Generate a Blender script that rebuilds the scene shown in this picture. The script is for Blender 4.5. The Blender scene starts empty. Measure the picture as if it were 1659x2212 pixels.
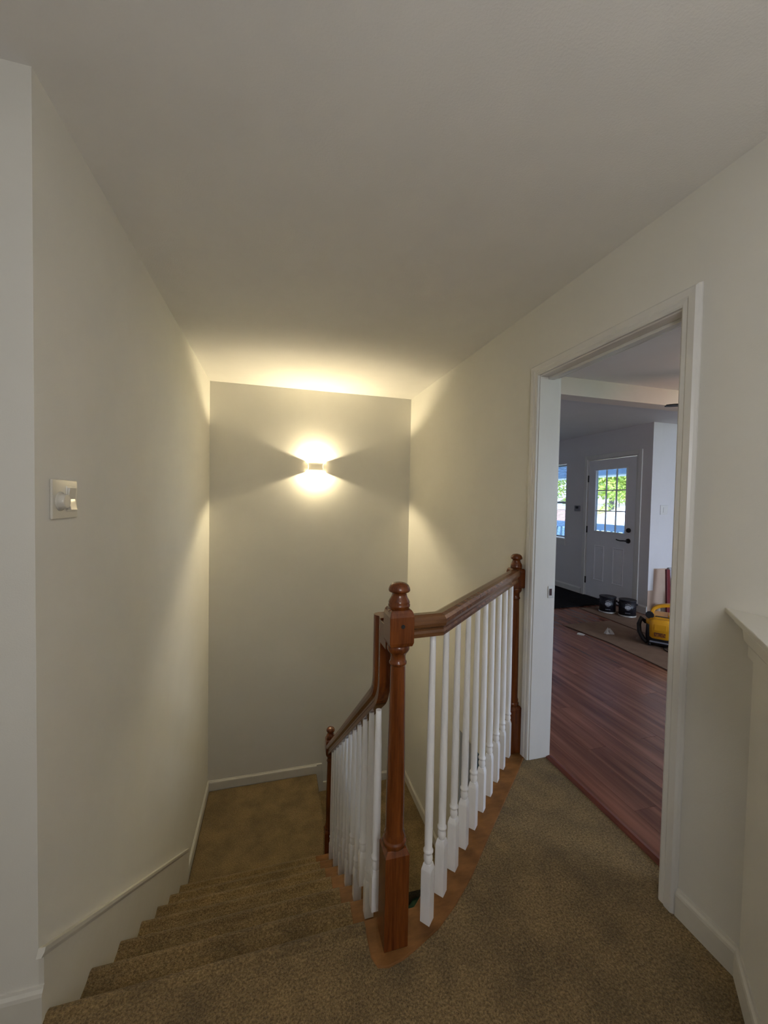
import bpy, bmesh, math, random
from mathutils import Vector, Matrix

random.seed(7)
scene = bpy.context.scene
col = scene.collection

# ------------------------------------------------------------------ camera
F_PX, YAW, PITCH, ROLL, CAM_H = 841.34, .2692, .0297, .0187, 1.3712
fw = Vector((math.sin(YAW) * math.cos(PITCH), math.cos(YAW) * math.cos(PITCH), -math.sin(PITCH)))
rt = Vector((math.cos(YAW), -math.sin(YAW), 0))
up = rt.cross(fw)
rt2 = math.cos(ROLL) * rt + math.sin(ROLL) * up
up2 = -math.sin(ROLL) * rt + math.cos(ROLL) * up
cam_data = bpy.data.cameras.new('camera')
cam_data.sensor_fit = 'HORIZONTAL'
cam_data.sensor_width = 36
cam_data.lens = F_PX / 1659 * 36
cam_data.clip_start = .02
cam_data.clip_end = 300
cam = bpy.data.objects.new('camera', cam_data)
col.objects.link(cam)
M = Matrix((rt2, up2, -fw)).transposed().to_4x4()
M.translation = Vector((0, 0, CAM_H))
cam.matrix_world = M
scene.camera = cam

# ------------------------------------------------------------------ world, sun, exposure
world = bpy.data.worlds.new('pale_sky')
scene.world = world
world.use_nodes = True
bg = world.node_tree.nodes['Background']
bg.inputs['Color'].default_value = (.64, .78, 1.0, 1)
bg.inputs['Strength'].default_value = 3.3
sun_d = bpy.data.lights.new('sun', 'SUN')
sun_d.energy = 2.6
sun_d.angle = .01
sun_d.color = (1, .93, .8)
sun = bpy.data.objects.new('sun', sun_d)
sun.rotation_euler = Vector((.72, .20, -.66)).to_track_quat('-Z', 'Y').to_euler()
col.objects.link(sun)
scene.view_settings.view_transform = 'Standard'
scene.view_settings.look = 'None'
scene.view_settings.gamma = 1
scene.view_settings.use_curve_mapping = False
scene.view_settings.exposure = 2.12


def portal(name, loc, direction, sx, sy):
    d = bpy.data.lights.new(name, 'AREA')
    d.shape = 'RECTANGLE'
    d.size, d.size_y = sx, sy
    d.cycles.is_portal = True
    o = bpy.data.objects.new(name, d)
    o.location = loc
    o.rotation_euler = Vector(direction).to_track_quat('-Z', 'Z').to_euler()
    col.objects.link(o)


# daylight enters the room through a big window added out of view
portal('daylight_added_window', (5.0, -1.16, 1.3), (0, 1, 0), 2.2, 1.6)

# ------------------------------------------------------------------ key measures (metres, camera foot at the origin)
XL, XR, XRB = -.5835, 1.3119, 1.43          # stair wall, hall face and room face of the right wall
YF, HC = 3.7895, 2.4056                     # far stair wall, ceiling height
YC = 1.172                                  # corner at the head of the stairs
Y0, GO, RI = 1.205, .2480, .1885            # first nosing, going, rise
ZL = -7 * RI                                # landing
ZL2 = ZL - RI                               # second landing
YD0, YD1, DH = 1.017, 1.752, 2.03           # doorway
XE = 4.5                                    # outside wall of the room


# ------------------------------------------------------------------ materials
def mat(name, color, rough=.6, metal=0, spec=.5, noise=None, bump=None, coat=0, emit=None, trans=0, ior=1.45):
    """noise=(scale, second colour, axis stretch, contrast) ; bump=(scale, strength, distance)"""
    m = bpy.data.materials.new(name)
    m.use_nodes = True
    nt = m.node_tree
    p = nt.nodes['Principled BSDF']
    p.inputs['Base Color'].default_value = (*color, 1)
    p.inputs['Roughness'].default_value = rough
    p.inputs['Metallic'].default_value = metal
    p.inputs['Specular IOR Level'].default_value = spec
    p.inputs['Coat Weight'].default_value = coat
    p.inputs['Transmission Weight'].default_value = trans
    p.inputs['IOR'].default_value = ior
    if emit:
        p.inputs['Emission Color'].default_value = (*emit[0], 1)
        p.inputs['Emission Strength'].default_value = emit[1]
    tc = nt.nodes.new('ShaderNodeTexCoord')
    if noise:
        sc, c2, st, lo, hi = noise
        mp = nt.nodes.new('ShaderNodeMapping')
        mp.inputs['Scale'].default_value = st
        nt.links.new(tc.outputs['Object'], mp.inputs['Vector'])
        nz = nt.nodes.new('ShaderNodeTexNoise')
        nz.inputs['Scale'].default_value = sc
        nz.inputs['Detail'].default_value = 6
        nz.inputs['Roughness'].default_value = .65
        nt.links.new(mp.outputs['Vector'], nz.inputs['Vector'])
        cr = nt.nodes.new('ShaderNodeValToRGB')
        cr.color_ramp.elements[0].position = lo
        cr.color_ramp.elements[0].color = (*color, 1)
        cr.color_ramp.elements[1].position = hi
        cr.color_ramp.elements[1].color = (*c2, 1)
        nt.links.new(nz.outputs['Fac'], cr.inputs['Fac'])
        nt.links.new(cr.outputs['Color'], p.inputs['Base Color'])
    if bump:
        nb = nt.nodes.new('ShaderNodeTexNoise')
        nb.inputs['Scale'].default_value = bump[0]
        nb.inputs['Detail'].default_value = 4
        nt.links.new(tc.outputs['Object'], nb.inputs['Vector'])
        b = nt.nodes.new('ShaderNodeBump')
        b.inputs['Strength'].default_value = bump[1]
        b.inputs['Distance'].default_value = bump[2]
        nt.links.new(nb.outputs['Fac'], b.inputs['Height'])
        nt.links.new(b.outputs['Normal'], p.inputs['Normal'])
    return m


WALLC = (.73, .71, .65)
M_WALL = mat('cream_wall_paint', WALLC, .72, spec=.25, noise=(2.5, (.71, .69, .63), (1, 1, 1), .4, .6), bump=(260, .12, .002))
M_CEIL = mat('flat_ceiling_paint', (.80, .78, .745), .9, spec=.1, noise=(3, (.78, .76, .725), (1, 1, 1), .4, .6), bump=(160, .25, .003))
M_ROOMW = mat('pale_grey_room_paint', (.70, .68, .68), .7, spec=.25, noise=(3, (.68, .66, .66), (1, 1, 1), .4, .6), bump=(220, .1, .002))
M_TRIM = mat('white_trim_gloss', (.70, .685, .65), .34, noise=(8, (.67, .655, .62), (1, 1, .3), .4, .65), bump=(30, .05, .002))
M_GLOSS = mat('white_enamel_gloss', (.74, .72, .68), .12, noise=(8, (.71, .69, .65), (1, 1, .3), .4, .65))
M_BAL = mat('white_baluster_gloss', (.92, .92, .93), .3, noise=(30, (.85, .85, .85), (1, 1, .2), .4, .7))
M_SKIRT = mat('white_skirt_paint', (.66, .635, .57), .45, noise=(6, (.63, .605, .54), (1, .5, 1), .4, .6))
M_OAK = mat('dark_stained_oak', (.075, .016, .004), .27, coat=.25, noise=(22, (.225, .062, .011), (2.6, 2.6, .18), .32, .72), bump=(60, .08, .002))
M_OAKX = mat('dark_stained_oak_rail', (.095, .036, .013), .27, coat=.25, noise=(22, (.215, .095, .036), (.2, 2.4, 2.6), .32, .72), bump=(60, .08, .002))
M_OAKL = mat('honey_oak_edge', (.12, .050, .012), .58, spec=.3, noise=(9, (.26, .115, .034), (.8, 2.2, 2), .3, .72))
M_CHROME = mat('satin_metal', (.62, .60, .56), .3, 1, noise=(40, (.55, .53, .5), (1, 1, 1), .4, .6))
M_BLACKM = mat('dark_bronze', (.018, .016, .016), .4, .6, noise=(30, (.03, .027, .025), (1, 1, 1), .4, .6))
M_BLACK = mat('black_plastic', (.010, .010, .011), .5, noise=(20, (.016, .016, .018), (1, 1, 1), .4, .6))


def carpet_material(name, a, b, c):
    m = bpy.data.materials.new(name)
    m.use_nodes = True
    nt = m.node_tree
    p = nt.nodes['Principled BSDF']
    p.inputs['Roughness'].default_value = .95
    p.inputs['Specular IOR Level'].default_value = .08
    p.inputs['Sheen Weight'].default_value = .1
    p.inputs['Sheen Roughness'].default_value = .6
    tc = nt.nodes.new('ShaderNodeTexCoord')
    fine = nt.nodes.new('ShaderNodeTexNoise')
    fine.inputs['Scale'].default_value = 150
    fine.inputs['Detail'].default_value = 8
    fine.inputs['Roughness'].default_value = .82
    tuft = nt.nodes.new('ShaderNodeTexVoronoi')
    tuft.inputs['Scale'].default_value = 260
    big = nt.nodes.new('ShaderNodeTexNoise')
    big.inputs['Scale'].default_value = 5.5
    big.inputs['Detail'].default_value = 5
    big.inputs['Roughness'].default_value = .6
    for n in (fine, big, tuft):
        nt.links.new(tc.outputs['Object'], n.inputs['Vector'])
    r1 = nt.nodes.new('ShaderNodeValToRGB')
    e = r1.color_ramp.elements
    e[0].position, e[0].color = .36, (*a, 1)
    e[1].position, e[1].color = .62, (*c, 1)
    k = e.new(.48)
    k.color = (*b, 1)
    nt.links.new(fine.outputs['Fac'], r1.inputs['Fac'])
    r2 = nt.nodes.new('ShaderNodeValToRGB')
    r2.color_ramp.elements[0].position, r2.color_ramp.elements[0].color = .34, (.70, .70, .70, 1)
    r2.color_ramp.elements[1].position, r2.color_ramp.elements[1].color = .62, (1.1, 1.09, 1.06, 1)
    nt.links.new(big.outputs['Fac'], r2.inputs['Fac'])
    mx = nt.nodes.new('ShaderNodeMix')
    mx.data_type = 'RGBA'
    mx.blend_type = 'MULTIPLY'
    mx.inputs['Factor'].default_value = 1
    nt.links.new(r1.outputs['Color'], mx.inputs[6])
    nt.links.new(r2.outputs['Color'], mx.inputs[7])
    nt.links.new(mx.outputs[2], p.inputs['Base Color'])
    bp = nt.nodes.new('ShaderNodeBump')
    bp.inputs['Strength'].default_value = .8
    bp.inputs['Distance'].default_value = .004
    bp.invert = True
    nt.links.new(tuft.outputs['Distance'], bp.inputs['Height'])
    nt.links.new(bp.outputs['Normal'], p.inputs['Normal'])
    return m


M_CARPET = carpet_material('tan_cut_pile_carpet', (.066, .043, .016), (.178, .120, .052), (.345, .242, .112))


def tinted_glass(name, tint):
    m = bpy.data.materials.new(name)
    m.use_nodes = True
    nt = m.node_tree
    nt.nodes.remove(nt.nodes['Principled BSDF'])
    out = nt.nodes['Material Output']
    t = nt.nodes.new('ShaderNodeBsdfTransparent')
    t.inputs['Color'].default_value = (*tint, 1)
    g = nt.nodes.new('ShaderNodeBsdfGlossy')
    g.inputs['Roughness'].default_value = .02
    g.inputs['Color'].default_value = (.8, .85, .9, 1)
    lw = nt.nodes.new('ShaderNodeLayerWeight')
    pw = nt.nodes.new('ShaderNodeMath')
    pw.operation = 'POWER'
    pw.inputs[1].default_value = 4
    nt.links.new(lw.outputs['Facing'], pw.inputs[0])
    fr = nt.nodes.new('ShaderNodeMath')
    fr.operation = 'MULTIPLY_ADD'
    fr.inputs[1].default_value = .5
    fr.inputs[2].default_value = .03
    nt.links.new(pw.outputs['Value'], fr.inputs[0])
    mx = nt.nodes.new('ShaderNodeMixShader')
    nt.links.new(fr.outputs['Value'], mx.inputs['Fac'])
    nt.links.new(t.outputs['BSDF'], mx.inputs[1])
    nt.links.new(g.outputs['BSDF'], mx.inputs[2])
    nt.links.new(mx.outputs['Shader'], out.inputs['Surface'])
    return m


M_GLASS = tinted_glass('tinted_window_glass', (.56, .62, .68))


# ------------------------------------------------------------------ mesh helpers
ORG = {}      # world origin of every object that can be a parent


def tag(o, label=None, cat=None, group=None, kind=None):
    if label:
        o['label'] = label
    if cat:
        o['category'] = cat
    if group:
        o['group'] = group
    if kind:
        o['kind'] = kind
    return o


def empty(name, loc, label=None, cat=None, group=None, kind=None, rz=0):
    o = bpy.data.objects.new(name, None)
    o.empty_display_size = .1
    o.location = loc
    o.rotation_euler = (0, 0, rz)
    col.objects.link(o)
    ORG[o] = Vector(loc)
    return tag(o, label, cat, group, kind)


class MB:
    def __init__(self):
        self.v, self.f, self.s = [], [], []

    def add(self, vs, fs, smooth=False):
        n = len(self.v)
        self.v += [Vector(p) for p in vs]
        self.f += [tuple(i + n for i in f) for f in fs]
        self.s += [smooth] * len(fs)
        return self

    def box(self, x0, x1, y0, y1, z0, z1):
        vs = [(x, y, z) for z in (z0, z1) for y in (y0, y1) for x in (x0, x1)]
        return self.add(vs, [(0, 2, 3, 1), (4, 5, 7, 6), (0, 1, 5, 4), (2, 6, 7, 3), (0, 4, 6, 2), (1, 3, 7, 5)])

    def prism(self, poly, axis, a0, a1):
        """poly: 2D points; axis 'x' -> (y,z), 'y' -> (x,z), 'z' -> (x,y)"""
        def put(p, a):
            return {'x': (a, p[0], p[1]), 'y': (p[0], a, p[1]), 'z': (p[0], p[1], a)}[axis]
        n = len(poly)
        vs = [put(p, a0) for p in poly] + [put(p, a1) for p in poly]
        fs = [tuple(range(n)), tuple(range(2 * n - 1, n - 1, -1))]
        fs += [(i, i + n, (i + 1) % n + n, (i + 1) % n) for i in range(n)]
        return self.add(vs, fs)

    def lathe(self, c, prof, seg=20, axis='z', half=None, scale=(1, 1)):
        """prof: (radius, along) pairs"""
        c = Vector(c)
        full = half is None
        a0, a1 = (0, 2 * math.pi) if full else half
        cnt = seg if full else seg + 1
        vs = []
        for r, h in prof:
            for i in range(cnt):
                a = a0 + (a1 - a0) * i / seg
                u, w = r * math.cos(a) * scale[0], r * math.sin(a) * scale[1]
                q = {'z': (u, w, h), 'x': (h, u, w), 'y': (u, h, w)}[axis]
                vs.append(c + Vector(q))
        fs = []
        for k in range(len(prof) - 1):
            for i in range(seg):
                j = (i + 1) % cnt
                fs.append((k * cnt + i, k * cnt + j, (k + 1) * cnt + j, (k + 1) * cnt + i))
        self.add(vs, fs, True)
        if full:
            n = len(self.v) - len(vs)
            self.f += [tuple(n + i for i in range(cnt)), tuple(n + (len(prof) - 1) * cnt + i for i in range(cnt))]
            self.s += [False, False]
        return self

    def sweep(self, prof, path, const, const_is='v', smooth=False, closed=False):
        """prof (u,v). const axis is kept for v (level paths) or for u (paths in a vertical plane)."""
        path = [Vector(p) for p in path]
        const = Vector(const).normalized()
        n, m = len(path), len(prof)
        vs = []
        for i, p in enumerate(path):
            t0 = (p - path[i - 1]).normalized() if i else (path[-1] - path[-2] if closed else None)
            t1 = (path[i + 1] - p).normalized() if i < n - 1 else None
            t0, t1 = t0 or t1, t1 or t0
            t = (t0 + t1).normalized()
            k = 1 / max(.3, t.dot(t1))
            oth = t.cross(const).normalized() if const_is == 'v' else const.cross(t).normalized()
            for u, v in prof:
                vs.append(p + oth * u * k + const * v if const_is == 'v' else p + const * u + oth * v * k)
        fs = []
        for i in range(n - 1):
            for j in range(m):
                j2 = (j + 1) % m
                fs.append((i * m + j, i * m + j2, (i + 1) * m + j2, (i + 1) * m + j))
        self.add(vs, fs, smooth)
        self.add([vs[j] for j in range(m)], [tuple(range(m))])
        self.add([vs[(n - 1) * m + j] for j in range(m)], [tuple(range(m))])
        return self

    def tube(self, path, r, seg=8):
        path = [Vector(p) for p in path]
        vs, fs = [], []
        ref = Vector((0, 0, 1))
        for i, p in enumerate(path):
            t = (path[min(i + 1, len(path) - 1)] - path[max(i - 1, 0)]).normalized()
            a = t.cross(ref)
            a = a.normalized() if a.length > .05 else t.cross(Vector((1, 0, 0))).normalized()
            b = t.cross(a)
            for k in range(seg):
                w = 2 * math.pi * k / seg
                vs.append(p + (a * math.cos(w) + b * math.sin(w)) * r)
        for i in range(len(path) - 1):
            for k in range(seg):
                k2 = (k + 1) % seg
                fs.append((i * seg + k, i * seg + k2, (i + 1) * seg + k2, (i + 1) * seg + k))
        self.add(vs, fs, True)
        self.add(vs[:seg], [tuple(range(seg))])
        self.add(vs[-seg:], [tuple(range(seg))])
        return self

    def ball(self, c, r, seg=16, rings=10, sq=(1, 1, 1)):
        prof = [(max(1e-4, r * math.sin(math.pi * k / rings)), -r * math.cos(math.pi * k / rings)) for k in range(rings + 1)]
        n = len(self.v)
        self.lathe((0, 0, 0), prof, seg)
        c = Vector(c)
        for i in range(n, len(self.v)):
            q = self.v[i]
            self.v[i] = c + Vector((q.x * sq[0], q.y * sq[1], q.z * sq[2]))
        return self

    def mesh(self, name):
        me = bpy.data.meshes.new(name)
        me.from_pydata([tuple(p) for p in self.v], [], self.f)
        bm = bmesh.new()
        bm.from_mesh(me)
        for f, s in zip(bm.faces, self.s):
            f.smooth = s
        bmesh.ops.recalc_face_normals(bm, faces=bm.faces)
        bm.to_mesh(me)
        bm.free()
        return me

    def build(self, name, material, parent=None, local=False, bevel=0, seg=2, base=None):
        """world coordinates unless local; a top-level mesh gets its origin at its base"""
        if parent is not None:
            off = Vector((0, 0, 0)) if local else ORG[parent]
        else:
            lo = [min(p[i] for p in self.v) for i in range(3)]
            hi = [max(p[i] for p in self.v) for i in range(3)]
            off = Vector(base) if base else Vector(((lo[0] + hi[0]) / 2, (lo[1] + hi[1]) / 2, lo[2]))
        self.v = [p - off for p in self.v]
        me = self.mesh(name)
        me.materials.append(material)
        o = bpy.data.objects.new(name, me)
        col.objects.link(o)
        if parent is not None:
            o.parent = parent
            ORG[o] = ORG[parent]
        else:
            o.location = off
            ORG[o] = off
        if bevel:
            b = o.modifiers.new('soft_edges', 'BEVEL')
            b.width = bevel
            b.segments = seg
            b.limit_method = 'ANGLE'
            b.angle_limit = math.radians(40)
        return o


def linked(name, me, parent, loc, rz=0):
    """another object that shares a mesh; loc in world"""
    o = bpy.data.objects.new(name, me)
    col.objects.link(o)
    o.parent = parent
    o.location = Vector(loc) - ORG[parent]
    o.rotation_euler = (0, 0, rz)
    ORG[o] = Vector(loc)
    return o


def struct(o, label, cat):
    return tag(o, label, cat, kind='structure')


# ================================================================== STRUCTURE : hall and stairwell
ZB = -2.9
b = MB().box(XL - .12, XL, YC, YF + .12, ZB, HC)
struct(b.build('wall_left', M_WALL), 'cream wall on the left of the stair flight with a light switch', 'wall')
b = MB().box(-2.3, XL - .12, YC, YC + .12, -.3, HC)
struct(b.build('wall_near_left', M_WALL), 'cream wall end at the left edge before the stairs', 'wall')
b = MB().box(XL, XR, YF, YF + .12, ZB, HC)
struct(b.build('wall_far', M_WALL), 'cream end wall behind the stair landing carrying the sconce', 'wall')
b = MB()
JT = .018
for y0, y1, z0, z1 in ((-2.1, YD0 - JT, -.3, HC), (YD0 - JT, YD1 + JT, DH + JT, HC), (YD0 - JT, YD1 + JT, -.3, -.012),
                       (YD1 + JT, YF + .12, -.3, HC), (2.55, YF + .12, ZB, -.3), (-2.1, 1.2, ZB, -.3)):
    b.box(XR, XRB, y0, y1, z0, z1)
struct(b.build('wall_right', M_WALL), 'cream wall on the right with the doorway into the lit room', 'wall')
# back of the hall, behind the camera
b = MB().box(-2.3, XR, -2.1, -1.98, -.3, HC)
struct(b.build('wall_back', M_WALL), 'cream wall closing the hall behind the viewer', 'wall')
b = MB().box(-2.42, -2.3, -2.1, YC + .12, -.3, HC)
struct(b.build('wall_hall_side', M_WALL), 'cream side wall of the upper hall behind the viewer', 'wall')
lp = empty('added_hall_lamp', (.2, -.55, 1.40), 'large glowing globe added behind the viewer to light the hall', 'fill light')  # hanging globe added out of view as the hall's ambient light
MB().lathe((.2, -.55, 0), [(.06, HC), (.06, HC - .02), (.006, HC - .025), (.006, 1.86), (.05, 1.855), (.05, 1.825)], 20).build('stem', M_BLACKM, lp)
MB().ball((.2, -.55, 1.62), .22, 28, 18).build('fill_globe', mat('fill_globe_glow', (.9, .88, .84), .6, noise=(8, (.88, .86, .82), (1, 1, 1), .4, .6), emit=((.97, .975, 1), 3.6)), lp)
b = MB().box(-2.42, XRB, -2.1, YF + .12, HC, HC + .1)
struct(b.build('ceiling', M_CEIL), 'flat cream ceiling over the hall and stairwell', 'ceiling')

# ---- upper floor: slab and carpet (plan outline with the diagonal stairwell edge)
EDGE = [(1.312, 1.790), (1.202, 1.688), (1.04, 1.545), (.869, 1.394), (.699, 1.240), (.60, 1.165), (.515, 1.112), (.43, 1.078), (.38, 1.060), (.33, 1.052)]
WELL = [(1.312, 1.945), (.45, 1.19), (.405, 1.19)]
slab = [(-2.3, -1.98), (XR, -1.98), (XR, 1.90), (.45, 1.165), (.29, 1.165), (XL, 1.19), (XL, YC), (-2.3, YC)]
b = MB().prism(slab, 'z', -.28, -.014)
struct(b.build('floor_slab', M_WALL), 'cream plastered underside and edge of the upper hall floor', 'floor')
car = [(-2.3, -1.98), (XR, -1.98), (XR, YD0 - JT), (XRB - .012, YD0 - JT), (XRB - .012, YD1 + JT), (XR, YD1 + JT)] + EDGE + [(.30, 1.060), (.286, 1.09)]
b = MB().prism(car + [(.286, Y0 - .05), (XL, Y0 - .05), (XL, YC), (-2.3, YC)], 'z', -.014, 0)
fl = struct(b.build('floor', M_CARPET), 'tan cut-pile carpet on the upper hall floor', 'carpet')


def nosing_profile(yn, z, depth, riser=RI):
    """tread + rounded nosing + riser in (y,z), nose at yn facing +y"""
    r, lift = .027, .006
    pts = [(yn - depth, z), (yn - r - .022, z), (yn - r - .008, z + lift * .7), (yn - r, z + lift)]
    for k in range(1, 9):
        a = math.pi / 2 - math.pi * k / 8
        pts.append((yn - r + r * math.cos(a), z + lift - r + r * math.sin(a)))
    pts += [(yn - .044, z - 2 * r - .002), (yn - .044, z - riser), (yn - depth, z - riser)]
    return pts


XC = .288      # carpet end, wooden tread ends beyond it
st = empty('staircase', (0, Y0, ZL), 'tan carpeted stairs going down to the landing with oak tread ends', 'stairs', kind='structure')
# top nosing belongs to the stair
b = MB().prism(nosing_profile(Y0, 0, .05), 'x', XL + .012, XC)
b.build('carpet_step', M_CARPET, st)
for k in range(1, 7):
    b = MB().prism(nosing_profile(Y0 + k * GO, -k * RI, GO + .044), 'x', XL + .012, XC)
    b.build('carpet_step', M_CARPET, st)
for k in range(1, 7):
    yn, z = Y0 + k * GO, -k * RI - .004
    x1 = .395 + .006 * k
    pr = [(yn - GO - .028, z), (yn - .012, z), (yn, z - .010), (yn, z - .018), (yn - .012, z - .028), (yn - .03, z - .028), (yn - .03, z - RI), (yn - GO - .028, z - RI)]
    MB().prism(pr, 'x', XC, x1 + .015).build('tread_end', M_OAKL, st, bevel=.003)
# landing, split level
b = MB().box(XL + .012, .405, Y0 + 6 * GO - .02, YF - .012, ZL - .03, ZL)
b.build('landing_carpet', M_CARPET, st, bevel=.012, seg=3)
MB().box(XL + .012, .39, Y0 + 6 * GO - .02, YF - .012, ZL2 - .1, ZL - .028).build('landing_riser', M_CARPET, st)
MB().box(.38, XR, 2.62, YF - .012, ZL2 - .06, ZL2).build('landing_carpet', M_CARPET, st)
for k in range(1, 7):
    pts = [(2 * 2.62 - y, z) for y, z in nosing_profile(2.62 + k * GO, ZL2 - k * RI, GO + .044)]
    MB().prism(pts, 'x', .46, XR - .012).build('carpet_step', M_CARPET, st)
MB().prism([(2.62, ZL2 - .06), (2.62 + .03, ZL2 - .06), (2.62 + .03, ZL2 - RI), (2.62, ZL2 - RI)], 'x', .46, XR - .012).build('riser', M_CARPET, st)
# wall under the flight between the two runs
pl = [(Y0 + .0, -.20)] + [(Y0 + 6 * GO, ZL - .16), (Y0 + 6 * GO, ZB), (Y0 - .4, ZB), (Y0 - .4, -.28), (Y0 - .04, -.28)]
MB().prism(pl, 'x', .405, .455).build('stringer_wall', M_WALL, st)
struct(MB().box(-.7, 2.6, -2.0, YF + .1, ZB - .06, ZB + .07).build('floor_lower', M_CARPET), 'tan carpet on the lower floor at the foot of the stairs', 'carpet')
# lower opening : slate wall beyond
struct(MB().box(-.82, 2.7, -2.1, -2.0, ZB, -.29).build('wall_lower_back', M_WALL), 'cream end wall on the floor below', 'wall')
struct(MB().box(-.82, -.70, -2.0, YC, ZB, -.29).build('wall_lower_left', M_WALL), 'cream wall below the upper hall', 'wall')
struct(MB().box(2.6, 2.7, -2.0, 2.67, ZB, -.28).build('wall_lower_side', M_WALL), 'cream side wall on the floor below', 'wall')
struct(MB().box(XRB, 2.6, 2.55, 2.67, ZB, -.3).build('wall_lower', mat('slate_blue_paint', (.16, .25, .29), .7, noise=(3, (.15, .24, .28), (1, 1, 1), .4, .6))),
       'slate blue wall glimpsed between the balusters on the floor below', 'wall')
t = empty('dark_cabinet', (1.95, 2.35, ZB + .07), 'black cabinet on the lower floor seen between the balusters', 'cabinet')
MB().box(1.46, 2.45, 2.16, 2.54, ZB + .07, -.80).build('body', M_BLACK, t, bevel=.004)
MB().box(1.45, 2.46, 2.14, 2.545, -.80, -.765).build('top_board', M_BLACK, t, bevel=.004)

# ---- oak landing edge under the level balustrade
ring = [(.286, 1.09), (.30, 1.060)] + EDGE[::-1] + [(1.312, 1.935), (.46, 1.195), (.286, 1.195)]
b = MB().prism(ring, 'z', -.03, .004)
o = b.build('trim_1', M_OAKL, bevel=.004)
struct(o, 'honey oak edging board along the diagonal rim of the stairwell', 'edging')
# fascia below the edging
b = MB().prism([(1.312, 1.93), (.46, 1.19), (.46, 1.165), (1.312, 1.90)], 'z', -.3, -.03)
struct(b.build('trim_2', M_TRIM), 'white fascia board under the diagonal oak edging', 'trim')

# ---- skirting boards
BPROF = [(0, 0), (.013, 0), (.013, .068), (.011, .076), (.006, .082), (.004, .088), (0, .088)]


def baseboard(name, path, label, h=1, mt=None):
    b = MB().sweep([(u, v * h) for u, v in BPROF], path, (0, 0, 1))
    struct(b.build(name, mt or M_SKIRT), label, 'baseboard')


# profile u grows to the right of travel
baseboard('baseboard_near_left', [(-2.3, YC, 0), (XL + .013, YC, 0)], 'painted baseboard on the wall end at the left edge', 1.1)
baseboard('baseboard_landing', [(XL, 2.93, ZL), (XL, YF, ZL), (.405, YF, ZL)], 'painted baseboard around the carpeted landing', .98)
b = MB().prism([(.405, ZL2), (.405, ZL + .086), (.455, ZL + .086), (.47, ZL - .02), (.47, ZL2 + .086), (.50, ZL2 + .086), (.50, ZL2)], 'y', YF - .013, YF)
struct(b.build('baseboard_step', M_SKIRT), 'painted baseboard stepping down beside the landing edge', 'baseboard')
baseboard('baseboard_lower', [(.50, YF, ZL2), (XR, YF, ZL2), (XR, 2.60, ZL2)], 'painted baseboard around the second landing on the right', .98)
baseboard('baseboard_right', [(XR, YD0 - .062, 0), (XR, .775, 0)], 'painted baseboard right of the doorway casing', 1.02)

# sloping skirt board on the left of the flight
sl = GO and (1.03 + .184) / (2.80 - 1.172)
zt = lambda y: .186 - .738 * (y - 1.172)
b = MB().prism([(YC, -.02), (YC, zt(YC)), (2.90, zt(2.90)), (2.935, zt(2.90) - .02), (2.935, ZL - .02), (2.55, ZL - .02)], 'x', XL, XL + .012)
o = b.build('skirt_board', M_SKIRT)
struct(o, 'painted sloping skirt board along the left of the stairs', 'skirt board')
b = MB()
b.sweep([(0, 0), (.016, 0), (.016, -.010), (.012, -.020), (0, -.020)], [(XL, YC, zt(YC) + .008), (XL, 2.90, zt(2.90) + .008), (XL, 2.93, zt(2.93) - .0)], (1, 0, 0), 'u')
b.build('moulded_cap', M_SKIRT, o)

# ---- corner ledge at the right edge : diagonal low wall with moulded cap
t = empty('wall_corner', (1.15, .62, 0), 'low diagonal wall with moulded cap at the right edge', 'low wall', kind='structure')
A, B_ = Vector((1.312, .775)), Vector((.93, .405))
MB().prism([A, B_, (1.312, .405)], 'z', 0, 1.035).build('panel', M_WALL, t)
d = (B_ - A).normalized()
capp = [(0, 0), (.012, 0), (.012, .03), (.022, .045), (.026, .075), (.045, .095), (.048, .115), (0, .115)]
A3, B3 = Vector((A.x, A.y, .945)), Vector((B_.x, B_.y, .945))
MB().sweep(capp, [A3, B3], (0, 0, 1)).build('cap_moulding', M_WALL, t)
n2 = Vector((d.y, -d.x)) * 1
nn = Vector((-.69, .72))
P1, P2 = A + nn * .058, B_ + nn * .058
MB().prism([(1.312, P1.y + .036), P2, (.93, .395), (1.312, .395)], 'z', 1.052, 1.068).build('ledge_top', M_WALL, t, bevel=.003)
MB().sweep([(u, v * 1.02) for u, v in BPROF], [(A.x, A.y, 0), (B_.x, B_.y, 0)], (0, 0, 1)).build('baseboard', M_SKIRT, t)

# ================================================================== DOORWAY
cas = [(0, 0), (0, .012), (.006, .016), (.020, .015), (.026, .019), (.048, .020), (.054, .014), (.058, .005), (.058, 0)]


def casing(name, label, xw, sgn):
    t = empty(name, (xw, (YD0 + YD1) / 2, 0), label, 'door casing', kind='structure')
    rv = .004
    # a leg is a sweep along z ; u away from the opening, v out of the wall
    def leg(y, s):
        m = MB()
        vs = []
        for zz, ext in ((0, 0), (DH + rv, 1)):
            for u, v in cas:
                vs.append((xw + sgn * v, y + s * u, zz + (u if ext else 0)))
        n = len(cas)
        m.add(vs, [(j, (j + 1) % n, (j + 1) % n + n, j + n) for j in range(n)] + [tuple(range(n)), tuple(range(n, 2 * n))])
        return m
    leg(YD0 - rv, -1).build('casing_leg', M_TRIM, t)
    leg(YD1 + rv, 1).build('casing_leg', M_TRIM, t)
    m = MB()
    vs = []
    for y, s in ((YD0 - rv, -1), (YD1 + rv, 1)):
        for u, v in cas:
            vs.append((xw + sgn * v, y + s * u, DH + rv + u))
    n = len(cas)
    m.add(vs, [(j, (j + 1) % n, (j + 1) % n + n, j + n) for j in range(n)] + [tuple(range(n)), tuple(range(n, 2 * n))])
    m.build('casing_head', M_TRIM, t)


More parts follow.
